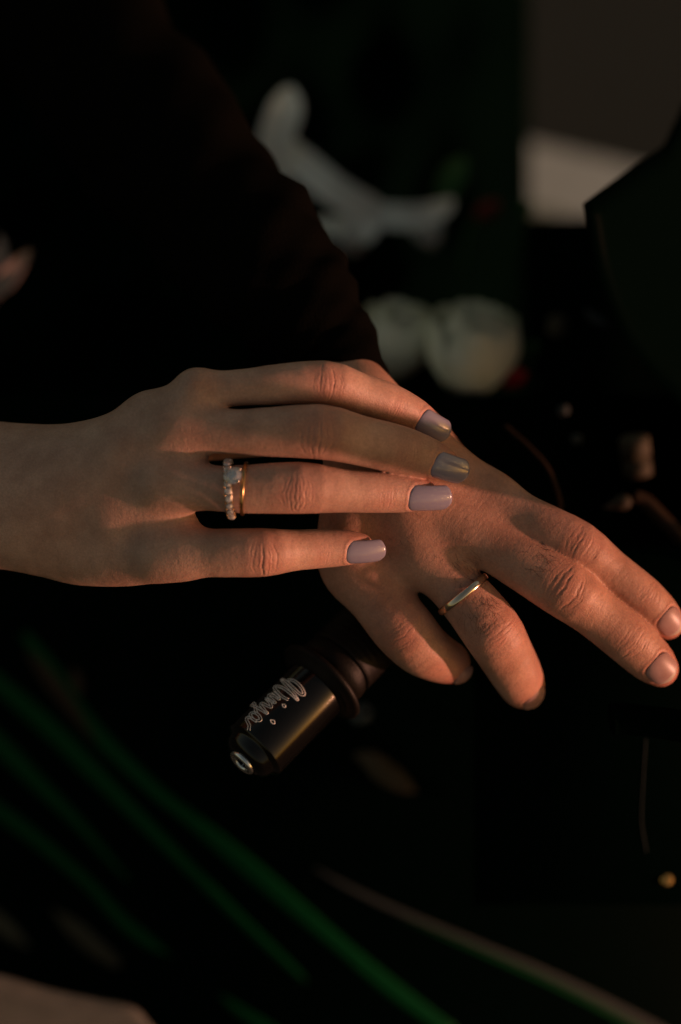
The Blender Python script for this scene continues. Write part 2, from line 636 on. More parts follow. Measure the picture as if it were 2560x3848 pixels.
def build_nail(f, material, parent, name='nail', nu=22, nv=16, edge=None):
    nl = f.nail
    o, t, n, b = nail_frame(f)
    hw, ln, R = nl['w'] / 2, nl['len'], nl['R']
    top, bot = [], []
    arc = math.asin(min(0.98, hw / R))
    for i in range(nu + 1):
        uu = i / nu
        # rounded-square outline: the width closes in at both ends
        e0 = max(0, 1 - uu * ln / nl.get('cut', 2.8)); e1 = max(0, (uu * ln - (ln - nl.get('tipr', 2.2))) / nl.get('tipr', 2.2))
        wid = (1 - 0.46 * e0 ** 2.2) * (1 - nl.get('tipw', 0.34) * e1 ** 2.6) * (1 - nl.get('taper', 0.06) * uu)
        for j in range(nv + 1):
            vv = (j / nv * 2 - 1)
            a = vv * arc * wid
            sv = R * math.sin(a)
            drop = R * (1 - math.cos(a))
            # cuticle and tip curve
            u = uu * ln
            u += (1 - uu) * nl.get('cutc', 0.9) * (vv * vv) - uu ** 3 * nl.get('tipc', 0.5) * vv * vv
            lng = nl.get('bow', 0.5) * (4 * uu * (1 - uu)) - nl.get('hook', 0.0) * uu * uu
            p = o + t * u + b * (sv + nl.get('side', 0)) + n * (lng - drop)
            th = 0.42 * (1 - 0.6 * (abs(vv) ** 6)) * (1 - 0.5 * max(0, e0) ** 3)
            top.append(p + n * th)
            bot.append(p - n * 0.25)
    V = np.array(top + bot)
    W1 = nv + 1
    off = len(top)
    F = []
    for i in range(nu):
        for j in range(nv):
            a = i * W1 + j
            F.append((a, a + 1, a + W1 + 1, a + W1))
            F.append((off + a, off + a + W1, off + a + W1 + 1, off + a + 1))
    for j in range(nv):
        F.append((j + 1, j, off + j, off + j + 1))
        a = nu * W1 + j
        F.append((a, a + 1, off + a + 1, off + a))
    for i in range(nu):
        a = i * W1
        F.append((a, a + W1, off + a + W1, off + a))
        a = i * W1 + nv
        F.append((a + W1, a, off + a, off + a + W1))
    o = mesh_obj(name, V, F, material, parent)
    if edge is not None:
        o.data.materials.append(edge)
        for i in range(nu - 3, nu):
            for j in range(nv):
                o.data.polygons[2 * (i * nv + j)].material_index = 1
    return o
# ------------------------------------------------------------------ the hand on top
def pp(px, py, z): return P(px, py, z)
def rp(r): return r / PPM

w_index = Finger([(735, 1470, 21, 70), (960, 1452, 23, 74), (1215, 1436, 21, 82), (1340, 1476, 14, 79), (1465, 1516, 6, 75), (1560, 1560, -1, 64), (1612, 1590, -4, 48)],
                 roll=-8, nail=dict(w=10.4, len=15.6, R=6.6, back=-7.6, roll=0, hook=1.4, tipr=3.2, tipw=0.46))
w_mid = Finger([(640, 1605, 22, 88), (920, 1624, 26, 89), (1195, 1622, 27, 104), (1350, 1655, 22, 95), (1500, 1690, 16, 92), (1610, 1722, 11, 77), (1668, 1742, 8, 58)],
               roll=-14, nail=dict(w=10.8, len=16.6, R=7.0, back=-8.0, hook=1.2, tipr=3.2, tipw=0.46))
w_ring = Finger([(600, 1815, 21, 90), (850, 1838, 25, 90), (1120, 1833, 26, 99), (1290, 1845, 21, 83), (1430, 1851, 15, 78), (1530, 1855, 11, 71), (1592, 1856, 9, 55)],
                roll=-22, nail=dict(w=10.6, len=18.2, R=6.8, back=-8.4, hook=1.2, tipr=3.2, tipw=0.46))
w_pinky = Finger([(600, 2078, 14, 98), (820, 2078, 18, 93), (985, 2076, 19, 93), (1105, 2068, 14, 79), (1195, 2062, 10, 76), (1290, 2058, 7, 70), (1350, 2056, 5, 55)],
                 roll=-24, nail=dict(w=9.8, len=16.6, R=6.4, back=-7.4, hook=1.2, tipr=3.2, tipw=0.46))
w_thumb = Finger([(380, 1700, -8, 120), (620, 1660, -20, 105), (860, 1640, -30, 92), (1010, 1640, -36, 82), (1090, 1650, -38, 62)], roll=-60)
w_palm = [
    chain([(-1200, 1720, -40, 225), (-700, 1735, -30, 210), (-150, 1765, -16, 195), (60, 1775, -9, 184), (250, 1760, -1, 168), (420, 1680, 8, 125), (560, 1580, 15, 90), (740, 1474, 21, 70)], 0.86),
    chain([(-1200, 1930, -42, 225), (-700, 1932, -31, 212), (-150, 1935, -18, 200), (60, 1948, -10, 198), (250, 2000, -4, 185), (420, 2065, 4, 140), (560, 2082, 10, 112), (680, 2080, 14, 100)], 0.86),
    chain([(-300, 1840, -20, 220), (100, 1850, -8, 200), (330, 1800, 5, 150), (520, 1690, 15, 108), (690, 1610, 22, 90)], 0.88),
    chain([(150, 1900, -7, 190), (350, 1890, 4, 150), (520, 1850, 13, 112), (670, 1822, 20, 94)], 0.88),
    chain([(330, 1880, -14, 150), (560, 1800, -6, 110)], 0.8),
    chain([(330, 2050, -9, 125), (560, 2075, -2, 100)], 0.8),
    chain([(450, 1960, 9, 100), (600, 1955, 11, 70), (700, 1957, 11, 36)], 0.9),
    chain([(480, 1730, 13, 100), (620, 1722, 16, 66), (735, 1733, 16, 34)], 0.9),
    chain([(560, 1550, 12, 70), (740, 1545, 15, 32)], 0.9),
]
hand_w = Hand([w_index, w_mid, w_ring, w_pinky, w_thumb], w_palm, 9.0, 5.5,
              extra=[(pp(735, 1445, 22.5), 4.2, 8.0, 1)])
#           joint, span, lines, depth, extent, bump, redness
wr_w = [[(2, 5.6, 11, 0.34, 7.0, 0.2, 0.5), (4, 3.2, 7, 0.20, 6.0, 0.05, 0.35)],
        [(2, 6.4, 12, 0.36, 9.0, 0.25, 0.45), (4, 4.2, 8, 0.26, 8.0, 0.05, 0.3)],
        [(2, 6.0, 11, 0.38, 8.5, 0.25, 0.5), (4, 3.6, 7, 0.20, 6.5, 0.05, 0.35)],
        [(2, 5.8, 11, 0.38, 8.0, 0.25, 0.5), (4, 3.0, 6, 0.18, 6.0, 0.05, 0.35)],
        []]

person_w = empty('person', W(pp(300, 1900, -20)), 'bare hand with pale lilac nails laid over the other hand', 'person', 'people holding hands')
HW, vw, nw = build_hand(hand_w, wr_w, (-262, -42, -72), (62, 72, 48), 0.58, M['skin_w'], person_w, 'hand')

# ------------------------------------------------------------------ the hand underneath
m_index = Finger([(1840, 1880, -15, 100), (2010, 1965, -9.5, 90), (2170, 2050, -9, 95), (2290, 2142, -14, 82), (2405, 2236, -18, 83), (2480, 2308, -22, 76), (2512, 2345, -25, 60)],
                 roll=8, nail=dict(w=11.6, len=12, R=8.6, back=-10.5, hook=0.5, lift=-0.15, tipr=4.0, tipw=0.55, cut=4.0))
m_mid = Finger([(1730, 1975, -11, 108), (1920, 2090, -7, 102), (2110, 2205, -5, 111), (2235, 2302, -10, 95), (2355, 2398, -14, 95), (2440, 2474, -19, 88), (2484, 2515, -22, 68)],
               roll=0, nail=dict(w=12.6, len=12.5, R=9.0, back=-11.0, hook=0.5, lift=-0.15, tipr=4.2, tipw=0.55, cut=4.0))
m_ring = Finger([(1575, 2065, -13, 110), (1730, 2222, -10, 104), (1845, 2365, -9, 114), (1897, 2452, -17, 106), (1938, 2525, -25, 98), (1962, 2572, -32, 88), (1970, 2588, -35, 78)],
                roll=14, nail=dict(w=12.0, len=12, R=8.2, back=-6.5, hook=2.0, lift=-0.2, tipr=4.0, tipw=0.55, cut=4.0))
m_pinky = Finger([(1345, 2140, -19, 122), (1428, 2255, -16, 113), (1510, 2355, -15, 118), (1578, 2430, -19, 108), (1635, 2468, -24, 95), (1680, 2488, -28, 84), (1694, 2494, -30, 76)],
                 roll=-18, nail=dict(w=9.8, len=9.5, R=7.0, back=-1.5, hook=2.4, lift=-0.2, tipr=3.4, tipw=0.55, cut=3.4))
m_thumb = Finger([(1560, 1640, -40, 130), (1720, 1830, -58, 120), (1860, 1960, -68, 105), (1960, 2040, -74, 95), (2010, 2080, -78, 75)], roll=60)
m_palm = [
    chain([(960, 850, -60, 170), (1140, 1160, -46, 158), (1262, 1360, -36, 140), (1345, 1520, -22, 136), (1440, 1690, -14, 140)], 0.8),
    chain([(1390, 1560, -22, 100), (1570, 1670, -17, 106), (1700, 1770, -16, 102), (1840, 1880, -15, 100)], 0.9),
    chain([(1390, 1560, -18, 115), (1520, 1700, -10, 122), (1630, 1840, -9, 116), (1735, 1975, -11, 108)], 0.9),
    chain([(1340, 1540, -18, 115), (1440, 1700, -9, 126), (1510, 1880, -9, 118), (1575, 2065, -13, 110)], 0.9),
    chain([(1310, 1500, -24, 120), (1345, 1700, -15, 126), (1325, 1920, -15, 125), (1310, 2070, -17, 124), (1345, 2140, -18, 120)], 0.9),
    chain([(1560, 1750, -36, 150), (1650, 1980, -34, 120)], 0.8),
    chain([(1620, 1980, -17, 80), (1690, 2080, -17, 40)], 0.9),
    chain([(1430, 2060, -20, 100), (1500, 2165, -20, 55)], 0.9),
    chain([(1780, 1900, -17, 80), (1880, 1960, -16, 36)], 0.9),
]
hand_m = Hand([m_index, m_mid, m_ring, m_pinky, m_thumb], m_palm, 10.0, 7.0,
              extra=[])
wr_m = [[(2, 7.0, 12, 0.36, 8.0, 0.25, 0.35), (4, 4.6, 8, 0.24, 7.0, 0.05, 0.2)],
        [(2, 8.0, 14, 0.42, 9.5, 0.35, 0.3), (4, 5.2, 9, 0.34, 8.5, 0.1, 0.2)],
        [(2, 6.5, 9, 0.28, 10.5, 0.1, 0.35), (4, 4.0, 6, 0.2, 8.0, 0.0, 0.2)],
        [(2, 6.0, 6, 0.30, 10.0, 0.0, 0.3), (4, 4.0, 5, 0.2, 7.0, 0.0, 0.25)],
        []]
person_m = empty('person', W(pp(1500, 1900, -60)), 'broader hand in a black sleeve spread under the lilac nails', 'person', 'people holding hands')
HM, vm, nm = build_hand(hand_m, wr_m, (-50, -86, -92), (146, 110, 20), 0.62, M['skin_m'], person_m, 'hand')

M['polish'] = mat('lilac_glitter_polish', (0.25, 0.24, 0.325), 0.2, spec=0.5, **{'Coat Weight': 0.5, 'Coat Roughness': 0.16})
def glitter(m, base):
    b = m.node_tree.nodes['Principled BSDF']
    tc = nd(m, 'ShaderNodeTexCoord')
    vo = nd(m, 'ShaderNodeTexVoronoi')
    vo.inputs['Scale'].default_value = 2600
    lk(m, tc.outputs['Object'], vo.inputs['Vector'])
    sp = nd(m, 'ShaderNodeSeparateColor')
    lk(m, vo.outputs['Color'], sp.inputs['Color'])
    gt = nd(m, 'ShaderNodeMath', operation='GREATER_THAN')
    gt.inputs[1].default_value = 0.975
    lk(m, sp.outputs[0], gt.inputs[0])
    mx = nd(m, 'ShaderNodeMix', data_type='RGBA')
    mx.inputs[6].default_value = (*base, 1)
    mx.inputs[7].default_value = (0.55, 0.53, 0.56, 1)
    lk(m, gt.outputs[0], mx.inputs[0])
    lk(m, mx.outputs[2], b.inputs['Base Color'])
    mt = nd(m, 'ShaderNodeMath', operation='MULTIPLY')
    mt.inputs[1].default_value = 0.5
    lk(m, gt.outputs[0], mt.inputs[0])
    lk(m, mt.outputs[0], b.inputs['Metallic'])
    nm_ = nd(m, 'ShaderNodeBump')
    nm_.inputs['Strength'].default_value = 0.06
    nm_.inputs['Distance'].default_value = 0.0003
    lk(m, sp.outputs[1], nm_.inputs['Height'])
    lk(m, nm_.outputs['Normal'], b.inputs['Normal'])
glitter(M['polish'], (0.25, 0.24, 0.325))
M['nail_bare'] = mat('bare_nail', (0.37, 0.215, 0.20), 0.38, spec=0.4)
noise_color(M['nail_bare'], (0.33, 0.18, 0.165), (0.41, 0.245, 0.23), 140)
for f in (w_index, w_mid, w_ring, w_pinky):
    build_nail(f, M['polish'], person_w)
M['nail_edge'] = mat('nail_free_edge', (0.46, 0.36, 0.30), 0.45, spec=0.4)
for f in (m_index, m_mid, m_ring, m_pinky):
    build_nail(f, M['nail_bare'], person_m, edge=M['nail_edge'])
# ------------------------------------------------------------------ shape helpers
def tube_geo(pts, radii, seg=10, off=0, squash=1.0):
    pts = np.asarray(pts, float)
    radii = np.broadcast_to(np.asarray(radii, float), (len(pts),))
    V, F = [], []
    n = None
    for i in range(len(pts)):
        t = unit(pts[min(i + 1, len(pts) - 1)] - pts[max(i - 1, 0)])
        if n is None:
            n = unit(np.cross(t, [0.3, 0.2, 0.93]))
        n = unit(n - t * (n @ t))
        b = np.cross(t, n)
        for k in range(seg):
            a = 2 * math.pi * k / seg
            V.append(pts[i] + (n * math.cos(a) + b * math.sin(a) * squash) * radii[i])
    for i in range(len(pts) - 1):
        for k in range(seg):
            a, b2 = i * seg + k, i * seg + (k + 1) % seg
            F.append((off + a, off + b2, off + b2 + seg, off + a + seg))
    F.append(tuple(off + k for k in range(seg))[::-1])
    F.append(tuple(off + (len(pts) - 1) * seg + k for k in range(seg)))
    return V, F

def tube(name, pts, radii, material, parent, seg=10, squash=1.0):
    V, F = tube_geo(pts, radii, seg, 0, squash)
    return mesh_obj(name, V, F, material, parent)

def axis_frame(e):
    e = unit(e)
    n = unit(np.array([0, 0, 1.0]) - e * e[2])
    return e, n, np.cross(e, n)

def lathe(name, c, e, prof, material, parent, seg=64, closed=False, frame=None):
    """profile rows (distance along the axis, radius)"""
    e, n, b = frame if frame else axis_frame(e)
    V, F = [], []
    m = len(prof)
    for (t, r) in prof:
        for k in range(seg):
            a = 2 * math.pi * k / seg
            V.append(c + e * t + (n * math.cos(a) + b * math.sin(a)) * r)
    for i in range(m if closed else m - 1):
        j = (i + 1) % m
        for k in range(seg):
            k2 = (k + 1) % seg
            F.append((i * seg + k, j * seg + k, j * seg + k2, i * seg + k2))
    if not closed:
        F.append(tuple(range(seg)))
        F.append(tuple((m - 1) * seg + k for k in range(seg))[::-1])
    o = mesh_obj(name, V, F, material, parent)
    return o

def sharp(o, ang=35):
    o.data.set_sharp_from_angle(angle=math.radians(ang))
    return o

def sheet(name, xs, ys, zf, material, parent=None, thick=6.0, mask=None):
    """a solid skin over pixel rows/columns at height zf(px, py) mm; thick in mm"""
    xs = np.asarray(xs, float); ys = np.asarray(ys, float)
    nx, ny = len(xs), len(ys)
    V = np.array([P(x, y, zf(x, y)) for y in ys for x in xs])
    V2 = np.array([P(x, y, zf(x, y) - thick) for y in ys for x in xs])
    F = []
    N = nx * ny
    for j in range(ny - 1):
        for i in range(nx - 1):
            a = j * nx + i
            F.append((a, a + nx, a + nx + 1, a + 1))
            F.append((N + a, N + a + 1, N + a + nx + 1, N + a + nx))
    for i in range(nx - 1):
        F.append((i, i + 1, N + i + 1, N + i))
        a = (ny - 1) * nx + i
        F.append((a + 1, a, N + a, N + a + 1))
    for j in range(ny - 1):
        a = j * nx
        F.append((a + nx, a, N + a, N + a + nx))
        a = j * nx + nx - 1
        F.append((a, a + nx, N + a + nx, N + a))
    return mesh_obj(name, np.vstack([V, V2]), F, material, parent)

def ribbon_on(name, rows, zf, material, parent, lift=0.6, thick=0.8, n=10, lin=None):
    """a strip that follows a surface: rows (px, py, half width px)"""
    c = spline(rows, n)
    top = []
    for i in range(len(c)):
        t = unit(c[min(i + 1, len(c) - 1), :2] - c[max(i - 1, 0), :2])
        nn = np.array([-t[1], t[0]])
        for s in (-1, -0.5, 0, 0.5, 1):
            x, y = c[i, :2] + nn * s * max(c[i, 2], 0.5)
            top.append(P(x, y, zf(x, y) + lift + (1 - s * s) * 0.25))
    top = np.array(top)
    bot = top - np.array([0, 0, thick])
    N = len(top); w = 5; F = []
    for i in range(len(c) - 1):
        for j in range(w - 1):
            a = i * w + j
            F.append((a, a + 1, a + w + 1, a + w))
            F.append((N + a, N + a + w, N + a + w + 1, N + a + 1))
        F.append((i * w, i * w + w, N + i * w + w, N + i * w))
        a = i * w + w - 1
        F.append((a + w, a, N + a, N + a + w))
    F.append((0, N, N + 1, 1)); F.append((1, N + 1, N + 2, 2)); F.append((2, N + 2, N + 3, 3)); F.append((3, N + 3, N + 4, 4))
    a = N - w
    for j in range(4):
        F.append((a + j, a + j + 1, N + a + j + 1, N + a + j))
    return mesh_obj(name, np.vstack([top, bot]), F, material, parent)

# ------------------------------------------------------------------ materials for everything else
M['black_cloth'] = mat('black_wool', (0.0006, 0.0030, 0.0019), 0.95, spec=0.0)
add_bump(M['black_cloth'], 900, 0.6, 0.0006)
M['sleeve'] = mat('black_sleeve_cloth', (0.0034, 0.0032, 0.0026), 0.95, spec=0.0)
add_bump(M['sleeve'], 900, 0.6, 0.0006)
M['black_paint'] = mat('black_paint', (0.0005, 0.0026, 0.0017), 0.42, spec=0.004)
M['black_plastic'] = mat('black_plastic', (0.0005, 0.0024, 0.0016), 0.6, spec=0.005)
add_bump(M['black_plastic'], 700, 0.3, 0.0004)
M['rubber'] = mat('brown_black_rubber', (0.005, 0.0036, 0.0025), 0.5, spec=0.16)
add_bump(M['rubber'], 1500, 0.5, 0.0003)
M['anodised'] = mat('black_anodised_metal', (0.003, 0.0028, 0.0025), 0.13, spec=0.42)
add_bump(M['anodised'], 2500, 0.12, 0.0002)
M['etched'] = mat('etched_lettering', (0.8, 0.8, 0.78), 0.6, spec=0.3)
M['steel'] = mat('bright_steel', (0.85, 0.85, 0.84), 0.24, metal=1.0)
M['gold'] = mat('yellow_gold', (0.50, 0.31, 0.14), 0.24, metal=1.0)
M['gold_pale'] = mat('pale_gold', (0.80, 0.67, 0.52), 0.16, metal=1.0)
M['white_gold'] = mat('white_gold', (0.50, 0.45, 0.38), 0.25, metal=1.0)
for k in ('gold', 'gold_pale', 'white_gold'):
    add_bump(M[k], 900, 0.08, 0.0003)
M['diamond'] = mat('clear_stone', (0.94, 0.95, 0.98), 0.02, spec=1.0, **{'Transmission Weight': 0.65, 'IOR': 2.4})
M['green_paint'] = mat('green_paint', (0.0022, 0.05, 0.013), 0.45, spec=0.05)
M['olive_decal'] = mat('olive_decal', (0.085, 0.07, 0.045), 0.6, spec=0.15)  # shared by the painted reflections and some small fittings
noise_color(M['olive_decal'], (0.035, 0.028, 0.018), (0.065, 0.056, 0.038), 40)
M['rust_decal'] = mat('rust_decal', (0.036, 0.019, 0.010), 0.6, spec=0.15)
M['grey_trim'] = mat('grey_trim', (0.042, 0.05, 0.052), 0.6, spec=0.05)
M['brass'] = mat('brass_screw', (0.62, 0.36, 0.12), 0.25, metal=1.0)
M['petal'] = mat('white_petal', (0.8, 0.78, 0.73), 0.65, spec=0.2, **{'Subsurface Weight': 0.1, 'Subsurface Scale': 0.003})
noise_color(M['petal'], (0.72, 0.70, 0.65), (0.84, 0.82, 0.77), 60)
M['petal_green'] = mat('cream_petal', (0.58, 0.58, 0.44), 0.65, spec=0.2)
noise_color(M['petal_green'], (0.80, 0.81, 0.66), (0.88, 0.88, 0.78), 45)
M['stem'] = mat('stem_green', (0.10, 0.12, 0.035), 0.6, spec=0.2)
M['leaf'] = mat('leaf_green', (0.02, 0.075, 0.015), 0.6, spec=0.2)
noise_color(M['leaf'], (0.012, 0.05, 0.01), (0.03, 0.10, 0.02), 80)
M['red_petal'] = mat('red_petal', (0.62, 0.02, 0.03), 0.6, spec=0.2)
M['dark_red'] = mat('dark_red_petal', (0.13, 0.015, 0.01), 0.6, spec=0.15)
M['hair'] = mat('dark_hair', (0.02, 0.013, 0.009), 0.5, spec=0.2)

# ------------------------------------------------------------------ setting: road, kerb, paving
GZ = 0.0
def ground_quad(name, pts, z0, z1, material, label=None):
    n = len(pts)
    V = [(x, y, z1) for x, y in pts] + [(x, y, z0) for x, y in pts]
    F = [tuple(range(n)), tuple(range(2 * n - 1, n - 1, -1))] + [(i, n + i, n + (i + 1) % n, (i + 1) % n) for i in range(n)]
    o = mesh_obj(name, V, F, material, None, smooth=False, world_space=True)
    o['kind'] = 'structure'
    if label: o['label'] = label
    return o

def to_ground(px, py, z=0.13):
    d = P(px, py, 0) / 1000
    r = d[0] * RIGHT + d[1] * UP + D / 1000 * FWD
    k = (z - CAM[2]) / r[2]
    return (CAM + r * k)[:2]

M['road'] = mat('asphalt', (0.05, 0.048, 0.042), 0.9, spec=0.2)
noise_color(M['road'], (0.030, 0.034, 0.031), (0.05, 0.056, 0.052), 300)
M['kerb'] = mat('pale_kerb_stone', (0.44, 0.42, 0.37), 0.85, spec=0.2)
noise_color(M['kerb'], (0.54, 0.60, 0.60), (0.66, 0.72, 0.72), 60)
M['paving'] = mat('tan_paving', (0.20, 0.155, 0.11), 0.85, spec=0.2)
noise_color(M['paving'], (0.085, 0.088, 0.08), (0.12, 0.124, 0.112), 50)
ground_quad('road', [(-60, -20), (60, -20), (60, 120), (-60, 120)], -0.3, 0.0, M['road'])
kp = [to_ground(1500, 415), to_ground(3000, 770), to_ground(3000, 1010), to_ground(1500, 655)]
ground_quad('kerb', kp, 0.0, 0.13, M['kerb'])

# ------------------------------------------------------------------ motorcycle
bike = empty('motorcycle', np.append(W(pp(1500, 2700, -200))[:2], 0.0),
             'black motorcycle with green stripes and an etched bar end under the hands', 'motorcycle')

def lower_z(x, y):
    return -245 + 0.018 * (x - 900) - 0.00003 * (x - 1100) ** 2 + 0.02 * (2900 - y) * (1 if y > 2900 else 0.3) - 60 * sstep(600, -300, x)

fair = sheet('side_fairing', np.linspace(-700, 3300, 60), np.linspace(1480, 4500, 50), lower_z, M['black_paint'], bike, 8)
stripes = [
    [(90, 2380, 20), (190, 2520, 42), (330, 2720, 42), (560, 2950, 34), (720, 3080, 34), (900, 3230, 44), (1100, 3400, 42), (1300, 3570, 36), (1480, 3720, 40), (1700, 3880, 30)],
    [(-120, 2470, 30), (20, 2590, 40), (190, 2740, 44), (340, 2890, 42), (520, 3070, 34), (720, 3270, 26), (900, 3450, 22), (1100, 3640, 16), (1150, 3690, 2)],
    [(-120, 2680, 30), (0, 2800, 42), (160, 2960, 34), (300, 3100, 24), (440, 3260, 12), (500, 3320, 1)],
    [(-120, 2960, 20), (0, 3050, 32), (150, 3165, 30), (330, 3320, 26), (460, 3460, 30), (560, 3540, 26), (640, 3590, 3)],
    [(830, 3740, 4), (890, 3790, 20), (1000, 3860, 24), (1200, 3980, 10)],
]
for r in stripes:
    r = [(x, y, w * 0.8) for x, y, w in r]
    ribbon_on('green_stripe', r, lower_z, M['green_paint'], fair)
ribbon_on('rust_stripe', [(100, 2440, 4), (170, 2530, 26), (260, 2650, 24), (360, 2790, 3)], lower_z, M['rust_decal'], fair, lift=1.4)
ribbon_on('grey_trim', [(1180, 3260, 2), (1300, 3330, 9), (1500, 3425, 11), (1800, 3550, 11), (2100, 3680, 13), (2400, 3830, 16), (2650, 3970, 16)], lower_z, M['grey_trim'], fair, lift=2.5)
ribbon_on('green_stripe', [(1500, 3445, 2), (1800, 3575, 8), (2100, 3708, 11), (2400, 3862, 13), (2600, 3980, 13)], lower_z, M['green_paint'], fair, lift=1.0)
for rows, m in (([(200, 3420, 3), (270, 3480, 30), (340, 3545, 34), (430, 3615, 22), (450, 3630, 3)], 'olive_decal'),  # painted glint: olive strip in place of a blurred reflection
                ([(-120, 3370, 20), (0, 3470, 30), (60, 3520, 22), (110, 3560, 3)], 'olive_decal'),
                ([(1330, 2835, 4), (1390, 2855, 34), (1450, 2905, 44), (1520, 2950, 30), (1560, 2975, 3)], 'olive_decal'),  # lens-shaped reflection put in as olive colour
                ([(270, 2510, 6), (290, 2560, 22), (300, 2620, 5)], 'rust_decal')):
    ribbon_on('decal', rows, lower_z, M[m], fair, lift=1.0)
# tan panel in the bottom corner
def tan_z(x, y): return -190 - 0.05 * (y - 3700)
ribbon_on('tan_panel', [(-260, 3790, 150), (-60, 3810, 150), (140, 3850, 135), (330, 3880, 125), (480, 3895, 110), (545, 3900, 60), (552, 3902, 20)],
          tan_z, M['paving'], bike, thick=4)

# tank skin under the fingers, with its seam and screw
def tank_z(x, y):
    return -74 - 0.00006 * (x - 2300) ** 2 - 0.00004 * (y - 2500) ** 2 - 40 * sstep(1900, 1500, x)
tank = sheet('fuel_tank', np.linspace(1780, 3300, 40), np.linspace(2050, 3400, 40), tank_z, M['black_paint'], bike, 40)
tube('seam', [P(x, y, tank_z(x, y) + 0.2) for x, y, _ in spline([(2428, 2775, 0), (2424, 2840, 0), (2419, 2920, 0), (2412, 3080, 0), (2430, 3200, 0)])], 0.24, M['grey_trim'], tank, 6)
sharp(lathe('screw', P(2505, 3305, tank_z(2505, 3305)), np.array([0.2, 0.1, 1]), [(0, 3.0), (1.0, 3.0), (1.8, 2.4), (2.0, 1.2), (1.2, 1.0), (1.2, 0.01)], M['brass'], tank, 24))

# bar end: lathe along its own axis
e = unit(np.array([-0.66, -0.64, 0.40]))
BC = P(1198, 2574, -28)                     # middle of the flange
def bp(t, z=0): return BC + e * t
R0 = 13.7
be = lathe('bar_end', BC, e, [(2.0, 11.0), (2.2, R0 - 0.5), (2.8, R0), (38.0, R0), (38.5, R0 - 0.15), (39.2, R0 - 0.9), (39.6, R0 - 1.8),
                              (40.2, R0 - 2.3), (42.5, R0 - 3.0), (44.2, R0 - 4.4), (45.2, R0 - 6.4), (45.4, 6.3), (44.0, 6.2), (44.0, 0.05)], M['anodised'], bike, 96)
sharp(be, 30)
sk = lathe('socket_bolt', BC + e * 44.2, e, [(0, 6.0), (2.0, 6.0), (2.6, 5.5), (2.7, 4.9), (2.5, 3.7), (1.9, 3.3), (-0.8, 3.2), (-0.8, 0.02)], M['steel'], be, 48)
# hexagonal hole: six flats inside the bolt
hx = []
_, an, ab_ = axis_frame(e)
V, F = [], []
for t, r in ((1.9, 3.35), (-0.7, 3.2)):
    for k in range(6):
        a = math.pi / 3 * k + 0.3
        V.append(BC + e * (44.2 + t) + (an * math.cos(a) + ab_ * math.sin(a)) * r)
for k in range(6):
    F.append((k, (k + 1) % 6, 6 + (k + 1) % 6, 6 + k))
F.append(tuple(range(6, 12)))
mesh_obj('hex_socket', V, F, M['black_plastic'], be, smooth=False)
lathe('flange', BC, e, [(-3.2, 11), (-3.2, 19.0), (-2.6, 19.8), (-1.2, 19.8), (-0.4, 19.0), (0.6, 15.4), (2.4, 14.4), (2.4, 11)], M['rubber'], bike, 96)
grip = lathe('grip', BC, e, [(-3.0, 12)] + [(-6, 15.0), (-9, 15.6), (-11.5, 15.2), (-12, 14.0), (-12.9, 14.0), (-13.4, 15.0)] +
             [(-13.4 - 0.5 - i * 1.0, 15.2 + 0.12 * math.sin(i * 2.1)) for i in range(16)] + [(-30, 15.2), (-30.5, 13.4), (-44, 13.4), (-45, 3)], M['rubber'], bike, 80)
sharp(grip, 40)
# script lettering, outlined, wrapped round the barrel
import itertools
LET = [
    # capital N with its loops
    [(0.2, 1.6), (-0.9, 3.6), (-0.4, 7.2), (0.9, 9.2), (1.9, 8.2), (1.6, 5.2), (0.9, 1.6), (0.6, -0.8), (1.4, 0.6), (2.7, 4.6), (3.9, 8.2), (4.3, 8.9), (4.1, 6.2), (3.9, 2.4), (4.3, -0.2), (5.2, -0.4), (6.4, 2.2), (7.0, 5.0), (6.6, 7.0)],
    # i
    [(7.2, 0.6), (7.9, 3.6), (8.6, 4.6), (8.5, 2.4), (8.8, 0.4), (9.8, 0.9)],
    # n
    [(9.8, 0.9), (10.6, 4.4), (11.0, 3.4), (10.9, 0.6), (11.8, 3.2), (13.0, 4.6), (13.4, 3.2), (13.4, 0.8), (14.3, 0.8)],
    # j with its long tail
    [(14.3, 0.8), (15.4, 3.6), (16.0, 5.2), (16.0, 2.2), (15.6, -1.8), (14.8, -4.6), (14.0, -4.2), (15.0, -1.6), (17.0, 0.8), (18.0, 2.2)],
    # a and the flourish
    [(20.8, 4.2), (19.6, 5.2), (18.4, 3.6), (18.3, 1.4), (19.4, 0.4), (20.7, 2.4), (21.0, 4.6), (20.9, 2.0), (21.4, 0.6), (22.6, 1.6), (23.8, 3.6), (25.6, 4.8)],
]
DOT = [[(9.5, 6.6), (10.1, 7.4), (9.6, 8.0), (9.0, 7.4), (9.5, 6.6)], [(17.2, 7.4), (17.8, 8.4), (17.2, 9.2), (16.5, 8.4), (17.2, 7.4)]]
def on_barrel(x, y):
    # x along the barrel (N nearest the flange), y round it (letter tops towards the lower right)
    a = math.radians(-44) + y / R0 * 1.3
    side = unit(np.cross(e, an)); down = side if side[1] < 0 else -side
    return BC + e * (11.0 + x * 1.06) + (an * math.cos(a) + down * math.sin(a)) * (R0 + 0.03)
V, F = [], []
def stroke(pts, wd):
    c = spline([(x, y) for x, y in pts], 8)
    pl = np.array([on_barrel(x, y - 3.0) for x, y in c])
    v, f = tube_geo(pl, wd, 6, len(V), 1.0)
    V.extend(v); F.extend(f)
